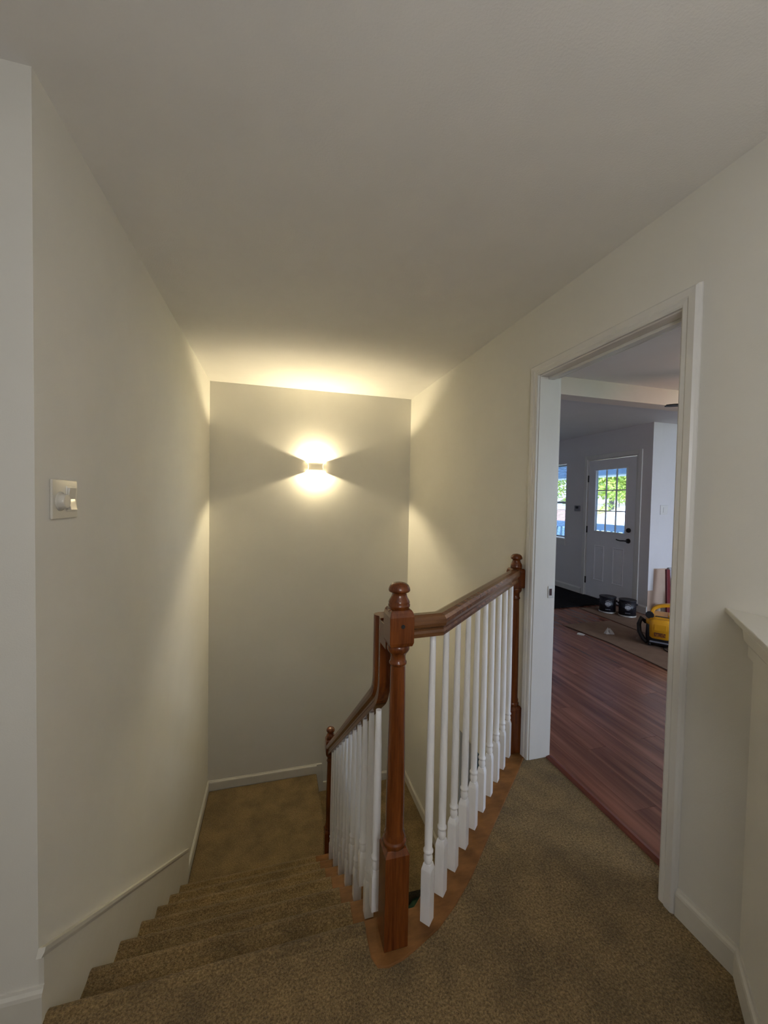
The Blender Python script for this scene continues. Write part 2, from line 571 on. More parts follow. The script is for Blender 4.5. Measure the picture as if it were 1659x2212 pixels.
casing('trim_3', 'white moulded door casing around the open doorway', XR, -1)
casing('trim_4', 'white moulded casing on the room side of the doorway', XRB, 1)
j = empty('door_2', ((XR + XRB) / 2, 1.38, 0), 'white door jamb lining of the open doorway with a strike plate', 'door frame', kind='structure')
MB().box(XR - .001, XRB + .001, YD1, YD1 + JT, 0, DH).build('jamb', M_TRIM, j, bevel=.002)
MB().box(XR - .001, XRB + .001, YD0 - JT, YD0, 0, DH).build('jamb', M_TRIM, j, bevel=.002)
MB().box(XR - .001, XRB + .001, YD0 - JT, YD1 + JT, DH, DH + JT).build('head_jamb', M_GLOSS, j, bevel=.007, seg=4)
MB().box(XR + .047, XR + .082, YD0, YD1, DH - .013, DH).build('door_stop', M_TRIM, j, bevel=.002)
MB().box(XR + .047, XR + .082, YD0, YD0 + .011, 0, DH - .013).build('door_stop', M_TRIM, j, bevel=.002)
sp = MB().box(XRB - .034, XRB + .002, YD1 - .003, YD1, .868, .932).build('strike_plate', M_CHROME, j, bevel=.001)
tag(sp, 'brushed metal strike plate')
MB().box(XRB - .026, XRB - .012, YD1 - .0045, YD1 - .002, .882, .918).build('latch_hole', mat('dark_red_hole', (.05, .008, .006), .6, noise=(30, (.03, .006, .005), (1, 1, 1), .4, .6)), sp)
# threshold strip
b = MB().prism([(XRB - .016, -.002), (XRB - .012, .006), (XRB + .004, .010), (XRB + .020, .006), (XRB + .024, -.002)], 'y', YD0 - .0, YD1)
struct(b.build('trim_5', mat('red_brown_threshold', (.10, .022, .012), .4, noise=(20, (.16, .04, .02), (3, .3, 3), .35, .65))), 'red-brown threshold strip between carpet and laminate floor', 'threshold')

# ================================================================== BALUSTRADES
RAILP = [(-.019, 0), (.019, 0), (.021, .013), (.017, .020), (.018, .026), (.027, .034), (.030, .044), (.029, .056), (.022, .065), (.010, .070),
         (-.010, .070), (-.022, .065), (-.029, .056), (-.030, .044), (-.027, .034), (-.018, .026), (-.017, .020), (-.021, .013)]


def sq(m, cx, cy, levels):
    """square section post : (half width, z) levels"""
    vs, fs = [], []
    for h, z in levels:
        vs += [(cx - h, cy - h, z), (cx + h, cy - h, z), (cx + h, cy + h, z), (cx - h, cy + h, z)]
    for k in range(len(levels) - 1):
        for i in range(4):
            fs.append((k * 4 + i, k * 4 + (i + 1) % 4, (k + 1) * 4 + (i + 1) % 4, (k + 1) * 4 + i))
    fs += [(0, 1, 2, 3), tuple((len(levels) - 1) * 4 + i for i in range(4))]
    m.add(vs, fs)


def newel(parent, cx, cy, z0, hb, zblk0, zblk1, half=.040, k=1.0, plug=True):
    """z heights relative to z0: base block to hb, shaft to the rail block, finial above"""
    m = MB()
    Z = lambda v: z0 + v
    sq(m, cx, cy, [(half, Z(0)), (half, Z(hb - .016)), (half * .80, Z(hb))])
    a, c = hb - .004, zblk0
    m.lathe((cx, cy, z0), [(.031 * k, a), (.036 * k, a + .006), (.037 * k, a + .018), (.032 * k, a + .024), (.033 * k, a + .036), (.029 * k, a + .046), (.0288 * k, a + .06),
                           (.0290 * k, a + .14), (.0278 * k, a + .26), (.0245 * k, c - .16), (.0225 * k, c - .068), (.0225 * k, c - .064), (.0268 * k, c - .061), (.0275 * k, c - .055), (.0235 * k, c - .050),
                           (.0228 * k, c - .036), (.0255 * k, c - .028), (.0320 * k, c - .021), (.0350 * k, c - .014), (.0345 * k, c - .006), (.0325 * k, c)], 28)
    # rail block with softened ears
    sq(m, cx, cy, [(half * .90, Z(zblk0)), (half, Z(zblk0 + .012)), (half, Z(zblk1 - .020)), (half * .93, Z(zblk1 - .008)), (half * .80, Z(zblk1))])
    o = m.build('newel_post', M_OAK, parent, bevel=.002)
    e = zblk1
    f = MB().lathe((cx, cy, z0), [(.031 * k, e - .006), (.031 * k, e + .003), (.0335 * k, e + .006), (.034 * k, e + .011), (.0315 * k, e + .0145), (.033 * k, e + .019), (.0305 * k, e + .025),
                                  (.026 * k, e + .032), (.0228 * k, e + .040), (.0222 * k, e + .046), (.0245 * k, e + .049), (.032 * k, e + .0515), (.0335 * k, e + .056), (.0320 * k, e + .063), (.0275 * k, e + .071),
                                  (.019 * k, e + .077), (.006 * k, e + .080)], 28)
    f.build('finial', M_OAK, o)
    if plug:
        MB().lathe((cx + .002, cy - half - .001, Z(zblk0 + .063)), [(.0062, 0), (.0062, .002)], 14, 'y').build('dark_plug', M_BLACK, o)
    return o


def baluster_mesh(name, h, blk, half=.0165):
    m = MB()
    sq(m, 0, 0, [(half, 0), (half, blk - .022), (half * .98, blk - .018), (half * .72, blk)])
    m.lathe((0, 0, 0), [(.011, blk - .004), (.0125, blk + .004), (.0148, blk + .012), (.0150, blk + .020), (.0125, blk + .030), (.0122, blk + .034), (.0162, blk + .037), (.0166, blk + .042), (.0145, blk + .046),
                        (.0128, blk + .050), (.0136, blk + .10), (.0138, blk + .2), (.0122, blk + .42), (.0102, h - .05), (.0095, h)], 14)
    me = m.mesh(name)
    me.materials.append(M_BAL)
    return me


# ---- level run : newel at the stair head, rail turning onto the diagonal
lv = empty('balustrade', (.364, 1.126, 0), 'balustrade of white balusters and brown oak rails around the stairwell', 'balustrade')
N1 = (.364, 1.126)
N2 = (1.268, 1.852)
newel(lv, N1[0], N1[1], .004, .305, .930, 1.040, half=.038)
newel(lv, N2[0], N2[1], .004, .255, .905, 1.010, half=.037, k=.92, plug=False)
RZ = .944
b = MB().sweep(RAILP, [(N1[0] + .036, 1.134, RZ + .004), (.505, 1.142, RZ + .004), (N2[0] - .028, N2[1] - .030, RZ)], (0, 0, 1))
b.build('handrail', M_OAKX, lv, bevel=.002)
c0, c1 = Vector((.487, 1.146)), Vector((1.214, 1.811))
ang = math.atan2(c1.y - c0.y, c1.x - c0.x)
me_l = baluster_mesh('baluster', .942, .193)
for i in range(10):
    p = c0.lerp(c1, i / 9)
    linked('baluster', me_l, lv, (p.x, p.y, .004), ang)

# ---- raking run down the flight
rk = lv
XRK = lambda y: .343 + .034 * (y - 1.2)
zr = lambda y: .672 - .768 * (y - 1.267)
newel(rk, .398, 2.80, ZL, .27, .835, .945, half=.036, k=.92, plug=False)
path = [(XRK(1.17), 1.164, .950), (XRK(1.17), 1.196, .950)]
# vertical drop of the gooseneck, eased into the rake
R_G, TH = .16, math.atan2(1, .768)
z_s = zr(1.222 + R_G * (1 - math.cos(TH))) + R_G * math.sin(TH)
pts2 = [(1.222 + R_G * (1 - math.cos(TH * k / 9)), z_s - R_G * math.sin(TH * k / 9)) for k in range(10)]
gx = .352
b = MB()
hook = [(gx, 1.222, .985)] + [(gx, y - .0, z) for y, z in pts2] + [(XRK(2.2) + .003, 2.2, zr(2.2)), (.393, 2.766, zr(2.766))]
b.sweep(RAILP, hook, (1, 0, 0), 'u')
b.box(gx - .020, gx + .020, 1.155, 1.226, .905, .980)
b.build('handrail', M_OAK, rk, bevel=.0015)
for i in range(12):
    y = 1.262 + .1235 * i
    tread = 0 if i == 0 else (i + 1) // 2
    if tread > 6:
        break
    zb = .004 if i == 0 else -tread * RI - .004
    h = zr(y) + .004 - zb
    me = baluster_mesh('baluster', h, .135)
    if i == 0:
        linked('baluster', me, rk, (.334, 1.230, zb - .004))
    else:
        linked('baluster', me, rk, (XRK(y), y, zb))

# ================================================================== WALL SCONCE
SX, SZ = .358, 1.681
sc = empty('wall_sconce', (SX, YF, SZ), 'small up-and-down wall sconce glowing on the end wall', 'wall lamp')
M_BULB = mat('bulb_glow', (1, 1, 1), .5, emit=((1, .84, .55), 10), noise=(5, (1, 1, .98), (1, 1, 1), .4, .6))
M_BOWL = mat('frosted_glass_lit', (.9, .86, .75), .4, noise=(10, (.88, .84, .73), (1, 1, 1), .4, .6), emit=((1, .80, .45), 2.2))
MB().lathe((SX, YF - .001, 0), [(.077, SZ - .035), (.068, SZ - .015), (.068, SZ + .015), (.077, SZ + .035), (.074, SZ + .035), (.065, SZ + .015), (.065, SZ + .002), (.002, SZ + .002),
                               (.002, SZ - .002), (.065, SZ - .002), (.065, SZ - .015), (.074, SZ - .035), (.077, SZ - .035)], 32, 'z', half=(math.pi, 2 * math.pi), scale=(1, .76)).build('body', M_WALL, sc)
for s in (1, -1):
    rim = SZ + s * .054
    prof = [(.0975, 0), (.096, -.007), (.088, -.014), (.076, -.020), (.073, -.019), (.085, -.012), (.092, -.006), (.0935, 0), (.0975, 0)]
    m = MB().lathe((SX, YF - .001, 0), [(r, rim + s * h) for r, h in prof], 36, 'z', half=(math.pi, 2 * math.pi), scale=(1, .76))
    m.build('bowl', M_BOWL, sc)
    MB().ball((SX, YF - .010, rim - s * .046), .004, 10, 6).build('bulb', M_BULB, sc)
    d = bpy.data.lights.new('sconce_light', 'POINT')
    d.energy = 9.8 if s > 0 else 9.2
    d.color = (1, .85, .54)
    d.shadow_soft_size = .008
    lo = bpy.data.objects.new('sconce_light', d)
    lo.location = Vector((SX, YF - .020, rim - s * .034)) - ORG[sc]
    lo.parent = sc
    col.objects.link(lo)

# ================================================================== LIGHT SWITCH
sw = empty('light_switch', (XL, 1.303, 1.305), 'two-gang switch plate with dimmer knob on the left wall', 'light switch')
M_PLATE = mat('ivory_gloss_plate', (.62, .59, .52), .12, coat=.5, noise=(12, (.60, .57, .50), (1, 1, 1), .4, .6))
MB().box(XL, XL + .007, 1.236, 1.372, 1.303, 1.413).build('plate', M_PLATE, sw, bevel=.005, seg=3)
kb = MB().lathe((XL + .006, 1.276, 1.352), [(.027, 0), (.027, .003), (.021, .004), (.020, .016), (.018, .018)], 24, 'x')
kb.build('dimmer_knob', M_PLATE, sw)
MB().box(XL + .006, XL + .0085, 1.308, 1.356, 1.322, 1.396).build('rocker_frame', M_PLATE, sw, bevel=.001)
MB().prism([(XL + .007, 1.328), (XL + .016, 1.328), (XL + .010, 1.358), (XL + .014, 1.390), (XL + .007, 1.390)], 'y', 1.314, 1.350).build('rocker', M_PLATE, sw)

# ================================================================== ROOM BEYOND THE DOORWAY
MB_ = MB
struct(MB().box(XRB, 6.4, -1.1, 7.0, HC, HC + .1).build('ceiling_room', M_ROOMW), 'pale ceiling of the room beyond the doorway', 'ceiling')
b = MB()
for y0, y1, z0, z1 in ((3.80, 3.985, 0, HC), (3.985, 4.84, 2.03, HC), (4.84, 5.29, 0, HC), (5.29, 6.25, 0, .81), (5.29, 6.25, 2.02, HC), (6.25, 7.0, 0, HC)):
    b.box(XE, XE + .14, y0, y1, z0, z1)
struct(b.build('wall_room_outside', M_ROOMW), 'grey shaded wall around the glazed door in the room', 'wall')
wl = struct(MB().box(XE + .14, 6.4, 3.80, 3.92, 0, HC).build('wall_room_return', M_ROOMW), 'window-lit wall to the right of the glazed door', 'wall')
bare = MB().prism([(XE + .14, .0), (6.0, 0), (6.0, .575), (4.70, .575), (4.585, .57), (4.585, .30), (XE + .14, .30)], 'y', 3.7985, 3.8002)
# keep the patch on the return wall and the outside corner
bare = MB().prism([(XE, 0), (6.0, 0), (6.0, .575), (4.585, .575), (4.585, .30), (XE, .30)], 'y', 3.7985, 3.8002)
o = bare.build('bare_patch', mat('bare_plaster_peach', (.55, .40, .30), .85, noise=(6, (.50, .36, .27), (1, 1, 1), .35, .65)), wl)
tag(o, 'unpainted peach strip at the foot of the wall')
struct(MB().box(6.3, 6.42, -1.1, 3.80, 0, HC).build('wall_room_east', M_ROOMW), 'pale side wall of the room out of view', 'wall')
b = MB()
for x0, x1, z0, z1 in ((XRB, 3.9, 0, HC), (6.1, 6.42, 0, HC), (3.9, 6.1, 0, .5), (3.9, 6.1, 2.1, HC)):
    b.box(x0, x1, -1.22, -1.1, z0, z1)
struct(b.build('wall_room_south', M_ROOMW), 'wall of the room with the big window added to light it', 'wall')
w = empty('added_window', (5.0, -1.16, .5), 'large unseen window added to light the room beyond the doorway', 'window', kind='structure')  # unseen window, added as the room's daylight source
for x0, x1, z0, z1 in ((3.9, 3.96, .5, 2.1), (6.04, 6.1, .5, 2.1), (3.96, 6.04, .5, .56), (3.96, 6.04, 2.04, 2.1), (4.97, 5.03, .56, 2.04)):
    MB().box(x0, x1, -1.2, -1.12, z0, z1).build('window_frame', M_TRIM, w)
struct(MB().box(XRB, XE + .14, 7.0, 7.12, 0, HC).build('wall_room_north', M_ROOMW), 'far end wall of the room behind the doorway wall', 'wall')
struct(MB().box(XRB - .12, XRB, YF + .12, 7.0, 0, HC).build('wall_room_west', M_ROOMW), 'wall of the room running on behind the stairwell', 'wall')
# room-side skin of the doorway wall
b = MB()
for y0, y1, z0, z1 in ((-1.1, YD0 - JT, 0, HC), (YD0 - JT, YD1 + JT, DH + JT, HC), (YD1 + JT, YF + .12, 0, HC)):
    b.box(XRB, XRB + .0012, y0, y1, z0, z1)
struct(b.build('wall_room_door_side', M_ROOMW), 'pale room face of the doorway wall', 'wall')
struct(MB().box(XRB + .0012, 6.3, 2.70, 2.84, 2.262, HC).build('trim_6', mat('beam_paint', (.66, .60, .55), .7, noise=(4, (.64, .58, .53), (1, 1, 1), .4, .6))), 'pale painted ceiling beam crossing the room', 'beam')

# laminate floor, plank by plank
def laminate(name, base_h):
    m = bpy.data.materials.new(name)
    m.use_nodes = True
    nt = m.node_tree
    p = nt.nodes['Principled BSDF']
    p.inputs['Roughness'].default_value = .26
    tc = nt.nodes.new('ShaderNodeTexCoord')
    oi = nt.nodes.new('ShaderNodeObjectInfo')
    ad = nt.nodes.new('ShaderNodeVectorMath')
    ad.operation = 'MULTIPLY_ADD'
    cx = nt.nodes.new('ShaderNodeCombineXYZ')
    for k in range(3):
        nt.links.new(oi.outputs['Random'], cx.inputs[k])
    ad.inputs[1].default_value = (37, 53, 11)
    nt.links.new(cx.outputs[0], ad.inputs[0])
    nt.links.new(tc.outputs['Object'], ad.inputs[2])
    mp = nt.nodes.new('ShaderNodeMapping')
    mp.inputs['Scale'].default_value = (15, .8, 1)
    nt.links.new(ad.outputs[0], mp.inputs['Vector'])
    nz = nt.nodes.new('ShaderNodeTexNoise')
    nz.inputs['Scale'].default_value = 1.6
    nz.inputs['Detail'].default_value = 5
    nt.links.new(mp.outputs['Vector'], nz.inputs['Vector'])
    cr = nt.nodes.new('ShaderNodeValToRGB')
    e = cr.color_ramp.elements
    e[0].position, e[0].color = .28, (.095, .036, .026, 1)
    e[1].position, e[1].color = .72, (.33, .145, .100, 1)
    k = e.new(.5)
    k.color = (.205, .082, .054, 1)
    nt.links.new(nz.outputs['Fac'], cr.inputs['Fac'])
    mx = nt.nodes.new('ShaderNodeMix')
    mx.data_type = 'RGBA'
    mx.blend_type = 'MULTIPLY'
    mx.inputs['Factor'].default_value = .22
    rr = nt.nodes.new('ShaderNodeValToRGB')
    rr.color_ramp.elements[0].color = (.5, .48, .47, 1)
    rr.color_ramp.elements[1].color = (1.25, 1.2, 1.15, 1)
    nt.links.new(oi.outputs['Random'], rr.inputs['Fac'])
    nt.links.new(cr.outputs['Color'], mx.inputs[6])
    nt.links.new(rr.outputs['Color'], mx.inputs[7])
    nt.links.new(mx.outputs[2], p.inputs['Base Color'])
    return m


M_LAM = laminate('red_brown_laminate', 0)
rf = struct(MB().box(XRB, 6.42, -1.22, 7.0, -.28, -.004).build('floor_room', mat('dark_underlay', (.03, .012, .008), .8, noise=(4, (.04, .016, .01), (1, 1, 1), .4, .6))),
            'red-brown wood laminate floor in the room beyond the doorway', 'floor')
PW, PLN = .128, 1.22
pm = MB().box(-PW / 2 + .0007, PW / 2 - .0007, -PLN / 2 + .0007, PLN / 2 - .0007, -.0035, 0).mesh('plank')
pm.materials.append(M_LAM)
row = 0
x = XRB + PW / 2 + .002
while x < 4.5:
    y = -.9 + (row * .41) % PLN
    while y < 6.6:
        linked('plank', pm, rf, (x, y, 0))
        y += PLN
    x += PW
    row += 1
while x < 6.28:
    y = .3 + (row * .41) % PLN
    while y < 3.3:
        linked('plank', pm, rf, (x, y, 0))
        y += PLN
    x += PW
    row += 1
baseboard('baseboard_room', [(XE, 5.95, 0), (XE, 4.905, 0)], 'painted baseboard left of the glazed door', 1.15, M_TRIM)
baseboard('baseboard_room_corner', [(XE, 3.925, 0), (XE, 3.80, 0)], 'short painted baseboard right of the glazed door', 1.15, M_TRIM)

# ---- glazed outside door
M_DOOR = mat('white_steel_door', (.78, .78, .80), .4, noise=(8, (.76, .76, .78), (1, 1, 1), .4, .6))
dr = empty('door_1', (XE + .02, 4.42, 0), 'grey-white outside door with nine glass panes and two panels', 'door', kind='structure')
dx0, dx1 = XE + .004, XE + .046
DY0, DY1, DZ = 4.022, 4.818, 2.012
GY0, GY1, GZ0, GZ1 = 4.165, 4.685, .985, 1.868
sl_ = MB()
for y0, y1, z0, z1 in ((DY0, GY0, .012, DZ), (GY1, DY1, .012, DZ), (GY0, GY1, .012, GZ0), (GY0, GY1, GZ1, DZ)):
    sl_.box(dx0, dx1, y0, y1, z0, z1)
sl_.build('slab', M_DOOR, dr)


def rect_frame(y0, y1, z0, z1, wd, x0, x1):
    m = MB()
    for a in ((y0, y1, z0, z0 + wd), (y0, y1, z1 - wd, z1), (y0, y0 + wd, z0 + wd, z1 - wd), (y1 - wd, y1, z0 + wd, z1 - wd)):
        m.box(x0, x1, *a)
    return m


rect_frame(GY0 - .022, GY1 + .022, GZ0 - .022, GZ1 + .022, .026, dx0 - .010, dx0 + .002).build('glazing_frame', M_DOOR, dr, bevel=.004)
pw, ph = (GY1 - GY0) / 3, (GZ1 - GZ0) / 3
for r in range(3):
    for c in range(3):
        MB().box(dx0 + .018, dx0 + .022, GY0 + c * pw, GY0 + (c + 1) * pw, GZ0 + r * ph, GZ0 + (r + 1) * ph).build('pane', M_GLASS, dr)
for k in (1, 2):
    MB().box(dx0 + .012, dx0 + .026, GY0 + k * pw - .008, GY0 + k * pw + .008, GZ0, GZ1).build('muntin', M_DOOR, dr)
    MB().box(dx0 + .011, dx0 + .027, GY0, GY1, GZ0 + k * ph - .008, GZ0 + k * ph + .008).build('muntin', M_DOOR, dr)
for y0, y1 in ((4.172, 4.348), (4.500, 4.676)):
    pnl = MB().box(dx0 - .004, dx0 + .004, y0 + .026, y1 - .026, .268 + .026, .775 - .026).build('panel', M_DOOR, dr, bevel=.006)
    rect_frame(y0, y1, .268, .775, .014, dx0 - .007, dx0 + .002).build('panel_moulding', M_DOOR, pnl, bevel=.004)
for z in (.238, .996, 1.75):
    MB().box(dx0 - .008, dx0 + .006, DY1 - .002, DY1 + .018, z - .05, z + .05).build('hinge', M_BLACKM, dr, bevel=.002)
db = MB().lathe((dx0 - .03, 4.105, 1.034), [(.014, 0), (.026, .006), (.031, .02), (.031, .032)], 20, 'x').build('deadbolt', M_BLACKM, dr)
hd = MB().lathe((dx0 - .022, 4.107, .893), [(.016, 0), (.030, .006), (.033, .024)], 20, 'x').build('lever_rose', M_BLACKM, dr)
MB().tube([(dx0 - .02, 4.107, .893), (dx0 - .05, 4.110, .893), (dx0 - .058, 4.13, .894), (dx0 - .058, 4.18, .890), (dx0 - .056, 4.22, .893), (dx0 - .05, 4.252, .900)], .0085, 8).build('lever', M_BLACKM, hd)
cs = empty('trim_7', (XE, 4.42, 0), 'white casing around the glazed outside door', 'door casing', kind='structure')
MB().box(XE - .016, XE, 4.838, 4.898, 0, 2.09).build('casing_leg', M_TRIM, cs, bevel=.005)
MB().box(XE - .016, XE, 3.932, 3.990, 0, 2.09).build('casing_leg', M_TRIM, cs, bevel=.005)
MB().box(XE - .016, XE, 3.990, 4.838, 2.032, 2.09).build('casing_head', M_TRIM, cs, bevel=.005)
for y0, y1 in ((3.985, 4.018), (4.822, 4.842)):
    MB().box(XE - .002, XE + .13, y0, y1, 0, 2.032).build('jamb', M_TRIM, cs)
MB().box(XE - .002, XE + .13, 4.018, 4.822, 2.016, 2.034).build('head_jamb', M_TRIM, cs)
MB().box(XE - .02, XE + .14, 4.0, 4.83, .0, .012).build('sill', M_BLACKM, cs)

# ---- window with blind
w = empty('window_1', (XE + .05, 5.77, .81), 'window with lowered white slatted blind left of the glazed door', 'window', kind='structure')
for y0, y1, z0, z1 in ((5.292, 5.315, .82, 2.01), (6.215, 6.248, .82, 2.01), (5.315, 6.215, 1.985, 2.01), (5.315, 6.215, .82, .845), (5.315, 6.215, 1.375, 1.41)):
    MB().box(XE + .06, XE + .10, y0, y1, z0, z1).build('window_frame', M_TRIM, w)
MB().box(XE + .077, XE + .081, 5.315, 6.215, .845, 1.375).build('pane', M_GLASS, w)
MB().box(XE + .077, XE + .081, 5.315, 6.215, 1.41, 1.985).build('pane', M_GLASS, w)
MB().box(XE - .03, XE + .02, 5.26, 6.28, .785, .81).build('window_sill', M_TRIM, w, bevel=.004)
MB().box(XE - .012, XE, 5.27, 6.27, .70, .785).build('apron', M_TRIM, w, bevel=.003)
bl = empty('window_blind', (XE + .03, 5.77, .83), 'white slatted blind hanging in the window', 'blind')
M_SLAT = mat('white_blind_slat', (.75, .77, .80), .5, noise=(8, (.73, .75, .78), (1, 1, 1), .4, .6))
_p = M_SLAT.node_tree.nodes['Principled BSDF']
_tr = M_SLAT.node_tree.nodes.new('ShaderNodeBsdfTranslucent')
_tr.inputs['Color'].default_value = (.75, .82, .9, 1)
_ms = M_SLAT.node_tree.nodes.new('ShaderNodeMixShader')
_ms.inputs['Fac'].default_value = .6
M_SLAT.node_tree.links.new(_p.outputs['BSDF'], _ms.inputs[1])
M_SLAT.node_tree.links.new(_tr.outputs['BSDF'], _ms.inputs[2])
M_SLAT.node_tree.links.new(_ms.outputs['Shader'], M_SLAT.node_tree.nodes['Material Output'].inputs['Surface'])
ms = MB().add([(-.011, -.455, .002), (.011, -.455, -.002), (.011, .455, -.002), (-.011, .455, .002), (-.011, -.455, .0032), (.011, -.455, -.0008), (.011, .455, -.0008), (-.011, .455, .0032)],
              [(0, 1, 2, 3), (4, 5, 6, 7), (0, 1, 5, 4), (2, 3, 7, 6), (1, 2, 6, 5), (0, 3, 7, 4)]).mesh('slat')
ms.materials.append(M_SLAT)
for k in range(44):
    linked('slat', ms, bl, (XE + .035, 5.765, .86 + k * .0255))
MB().box(XE + .02, XE + .05, 5.31, 6.22, 1.978, 2.008).build('head_rail', M_SLAT, bl, bevel=.003)
MB().box(XE + .024, XE + .046, 5.312, 6.218, .838, .85).build('bottom_rail', M_SLAT, bl, bevel=.003)

# ---- small wall plates in the room
t = empty('wall_switch', (4.71, 3.80, 1.26), 'white rocker switch plate on the window-lit wall', 'light switch')
MB().box(4.65, 4.768, 3.793, 3.80, 1.256, 1.378).build('plate', M_TRIM, t, bevel=.003)
MB().box(4.69, 4.728, 3.788, 3.794, 1.285, 1.35).build('rocker', M_TRIM, t, bevel=.002)
t = empty('thermostat', (XE, 5.02, 1.26), 'small grey thermostat on the wall left of the glazed door', 'thermostat')
M_GREYP = mat('grey_plastic', (.22, .22, .25), .5, noise=(8, (.20, .20, .23), (1, 1, 1), .4, .6))
MB().box(XE - .02, XE, 4.965, 5.075, 1.262, 1.348).build('body', M_GREYP, t, bevel=.006)
MB().box(XE - .022, XE - .019, 4.99, 5.045, 1.30, 1.335).build('screen', M_BLACK, t)

# ---- ceiling fan mostly hidden by the casing
fan = empty('ceiling_fan', (3.46, 2.02, 2.10), 'dark ceiling fan blade just showing past the doorway', 'ceiling fan')
MB().lathe((3.46, 2.02, 0), [(.06, HC), (.06, HC - .04), (.018, HC - .05), (.018, 2.24), (.10, 2.22), (.11, 2.15), (.07, 2.12)], 20).build('motor', M_BLACKM, fan)
MB().ball((3.46, 2.02, 2.075), .065, 18, 10, (1, 1, .75)).build('added_light_globe', mat('added_globe_glow', (.9, .85, .75), .4, noise=(8, (.88, .83, .73), (1, 1, 1), .4, .6), emit=((1, .66, .46), 14)), fan)  # unseen globe added to the fan to warm the beam and room
for k in range(3):
    a = math.atan2(.40, -.56) + k * 2 * math.pi / 3
    c, s = math.cos(a), math.sin(a)
    R_ = lambda u, v: (3.46 + u * c - v * s, 2.02 + u * s + v * c)
    MB().prism([R_(.10, -.02), R_(.18, -.036), R_(.60, -.04), R_(.64, -.025), R_(.64, .025), R_(.60, .04), R_(.18, .036), R_(.10, .02)], 'z', 2.152, 2.160).build('blade', M_BLACK, fan, bevel=.002)

# ================================================================== THINGS ON THE ROOM FLOOR
M_CARD = mat('brown_floor_card', (.19, .122, .084), .9, spec=.15, noise=(9, (.225, .15, .105), (1, 1, 1), .35, .65), bump=(40, .1, .003))
M_CARDE = mat('card_edge', (.05, .028, .018), .9, noise=(20, (.06, .034, .022), (1, 1, 1), .4, .6))


def sheet(name, poly, z0, label):
    o = MB().prism(poly, 'z', z0, z0 + .004).build(name, M_CARD)
    tag(o, label, 'cardboard', 'floor protection sheets')
    return o


sh1 = sheet('cardboard_sheet', [(3.15, 1.6), (3.78, 1.6), (3.79, 2.4), (3.80, 3.67), (3.46, 3.68), (3.13, 3.66), (3.19, 3.08), (3.14, 2.4)], .001, 'long brown card sheet on the floor under the tissue and vacuum')
sh2 = sheet('cardboard_sheet', [(3.82, 2.2), (4.30, 2.2), (4.42, 3.2), (4.42, 4.20), (3.85, 4.22), (3.83, 3.66), (3.805, 3.3)], .001, 'brown card sheet on the floor under the two paint cans')
mat_o = MB().prism([(3.42, 4.245), (3.87, 4.265), (4.30, 4.30), (4.44, 4.50), (4.46, 5.6), (4.44, 5.9), (3.3, 5.7), (3.36, 4.9)], 'z', .006, .020).build(
    'floor_mat', mat('black_mat', (.006, .006, .007), .9, spec=.1, noise=(30, (.011, .011, .012), (1, 1, 1), .4, .6), bump=(60, .4, .004)), bevel=.003)
tag(mat_o, 'black mat on the floor before the glazed door', 'mat')


def card_edge(parent_name, pts):
    o = MB().sweep([(-.005, 0), (.005, 0), (.004, .0022), (-.004, .0022)], [(x_, y_, .0045) for x_, y_ in pts], (0, 0, 1)).build('dark_edge', M_CARDE, parent_name)


card_edge(sh1, [(3.135, 3.62), (3.193, 3.08), (3.145, 2.4), (3.156, 1.65)])
card_edge(sh2, [(3.855, 4.20), (3.836, 3.66), (3.812, 3.3), (3.832, 2.3)])


def crumple(name, c, r, n, h, material, label, cat, seed):
    rnd = random.Random(seed)
    m = MB()
    vs = [(c[0], c[1], c[2] + h * .5)]
    for ring, rr in ((1, .5), (2, 1)):
        for k in range(n):
            a = 2 * math.pi * k / n + ring * .2
            q = r * rr * rnd.uniform(.6, 1.25)
            vs.append((c[0] + q * math.cos(a), c[1] + q * math.sin(a) * .8, c[2] + (h * rnd.uniform(.25, 1.0) if ring == 1 else .002)))
    fs = [(0, 1 + k, 1 + (k + 1) % n) for k in range(n)] + [(1 + k, 1 + n + k, 1 + n + (k + 1) % n, 1 + (k + 1) % n) for k in range(n)]
    fs.append(tuple(1 + n + k for k in range(n)))
    m.add(vs, fs)
    return tag(m.build(name, material), label, cat)


M_TISSUE = mat('white_tissue', (.5, .47, .44), .9, noise=(10, (.46, .43, .40), (1, 1, 1), .4, .6))
crumple('crumpled_tissue', (3.41, 3.30, .006), .055, 8, .075, M_TISSUE, 'crumpled white tissue on the brown card sheet', 'tissue', 3)
crumple('paper_scrap', (3.09, 3.36, .001), .05, 7, .012, M_TISSUE, 'small white paper scrap at the edge of the card sheet', 'paper', 5)

# ---- paint cans
M_CAN = mat('black_can_print', (.008, .008, .012), .4, noise=(12, (.011, .011, .016), (1, 1, 1), .4, .6))
M_CANRIM = mat('pale_can_metal', (.58, .55, .50), .4, .3, noise=(12, (.54, .51, .46), (1, 1, 1), .4, .6))
M_PRINT = mat('pale_label_print', (.42, .42, .44), .6, noise=(25, (.28, .28, .30), (1, 1, 1), .4, .6))


def arc_patch(c, r, a0, a1, z0, z1, n=6):
    vs, fs = [], []
    for rr in (r, r + .0012):
        for k in range(n + 1):
            a = a0 + (a1 - a0) * k / n
            vs += [(c[0] + rr * math.cos(a), c[1] + rr * math.sin(a), z) for z in (z0, z1)]
    o = 2 * (n + 1)
    for k in range(n):
        i = 2 * k
        fs += [(i, i + 1, i + 3, i + 2), (o + i, o + i + 2, o + i + 3, o + i + 1), (i, i + 2, o + i + 2, o + i), (i + 1, o + i + 1, o + i + 3, i + 3)]
    fs += [(0, o, o + 1, 1), (2 * n, 2 * n + 1, o + 2 * n + 1, o + 2 * n)]
    return MB().add(vs, fs, True)


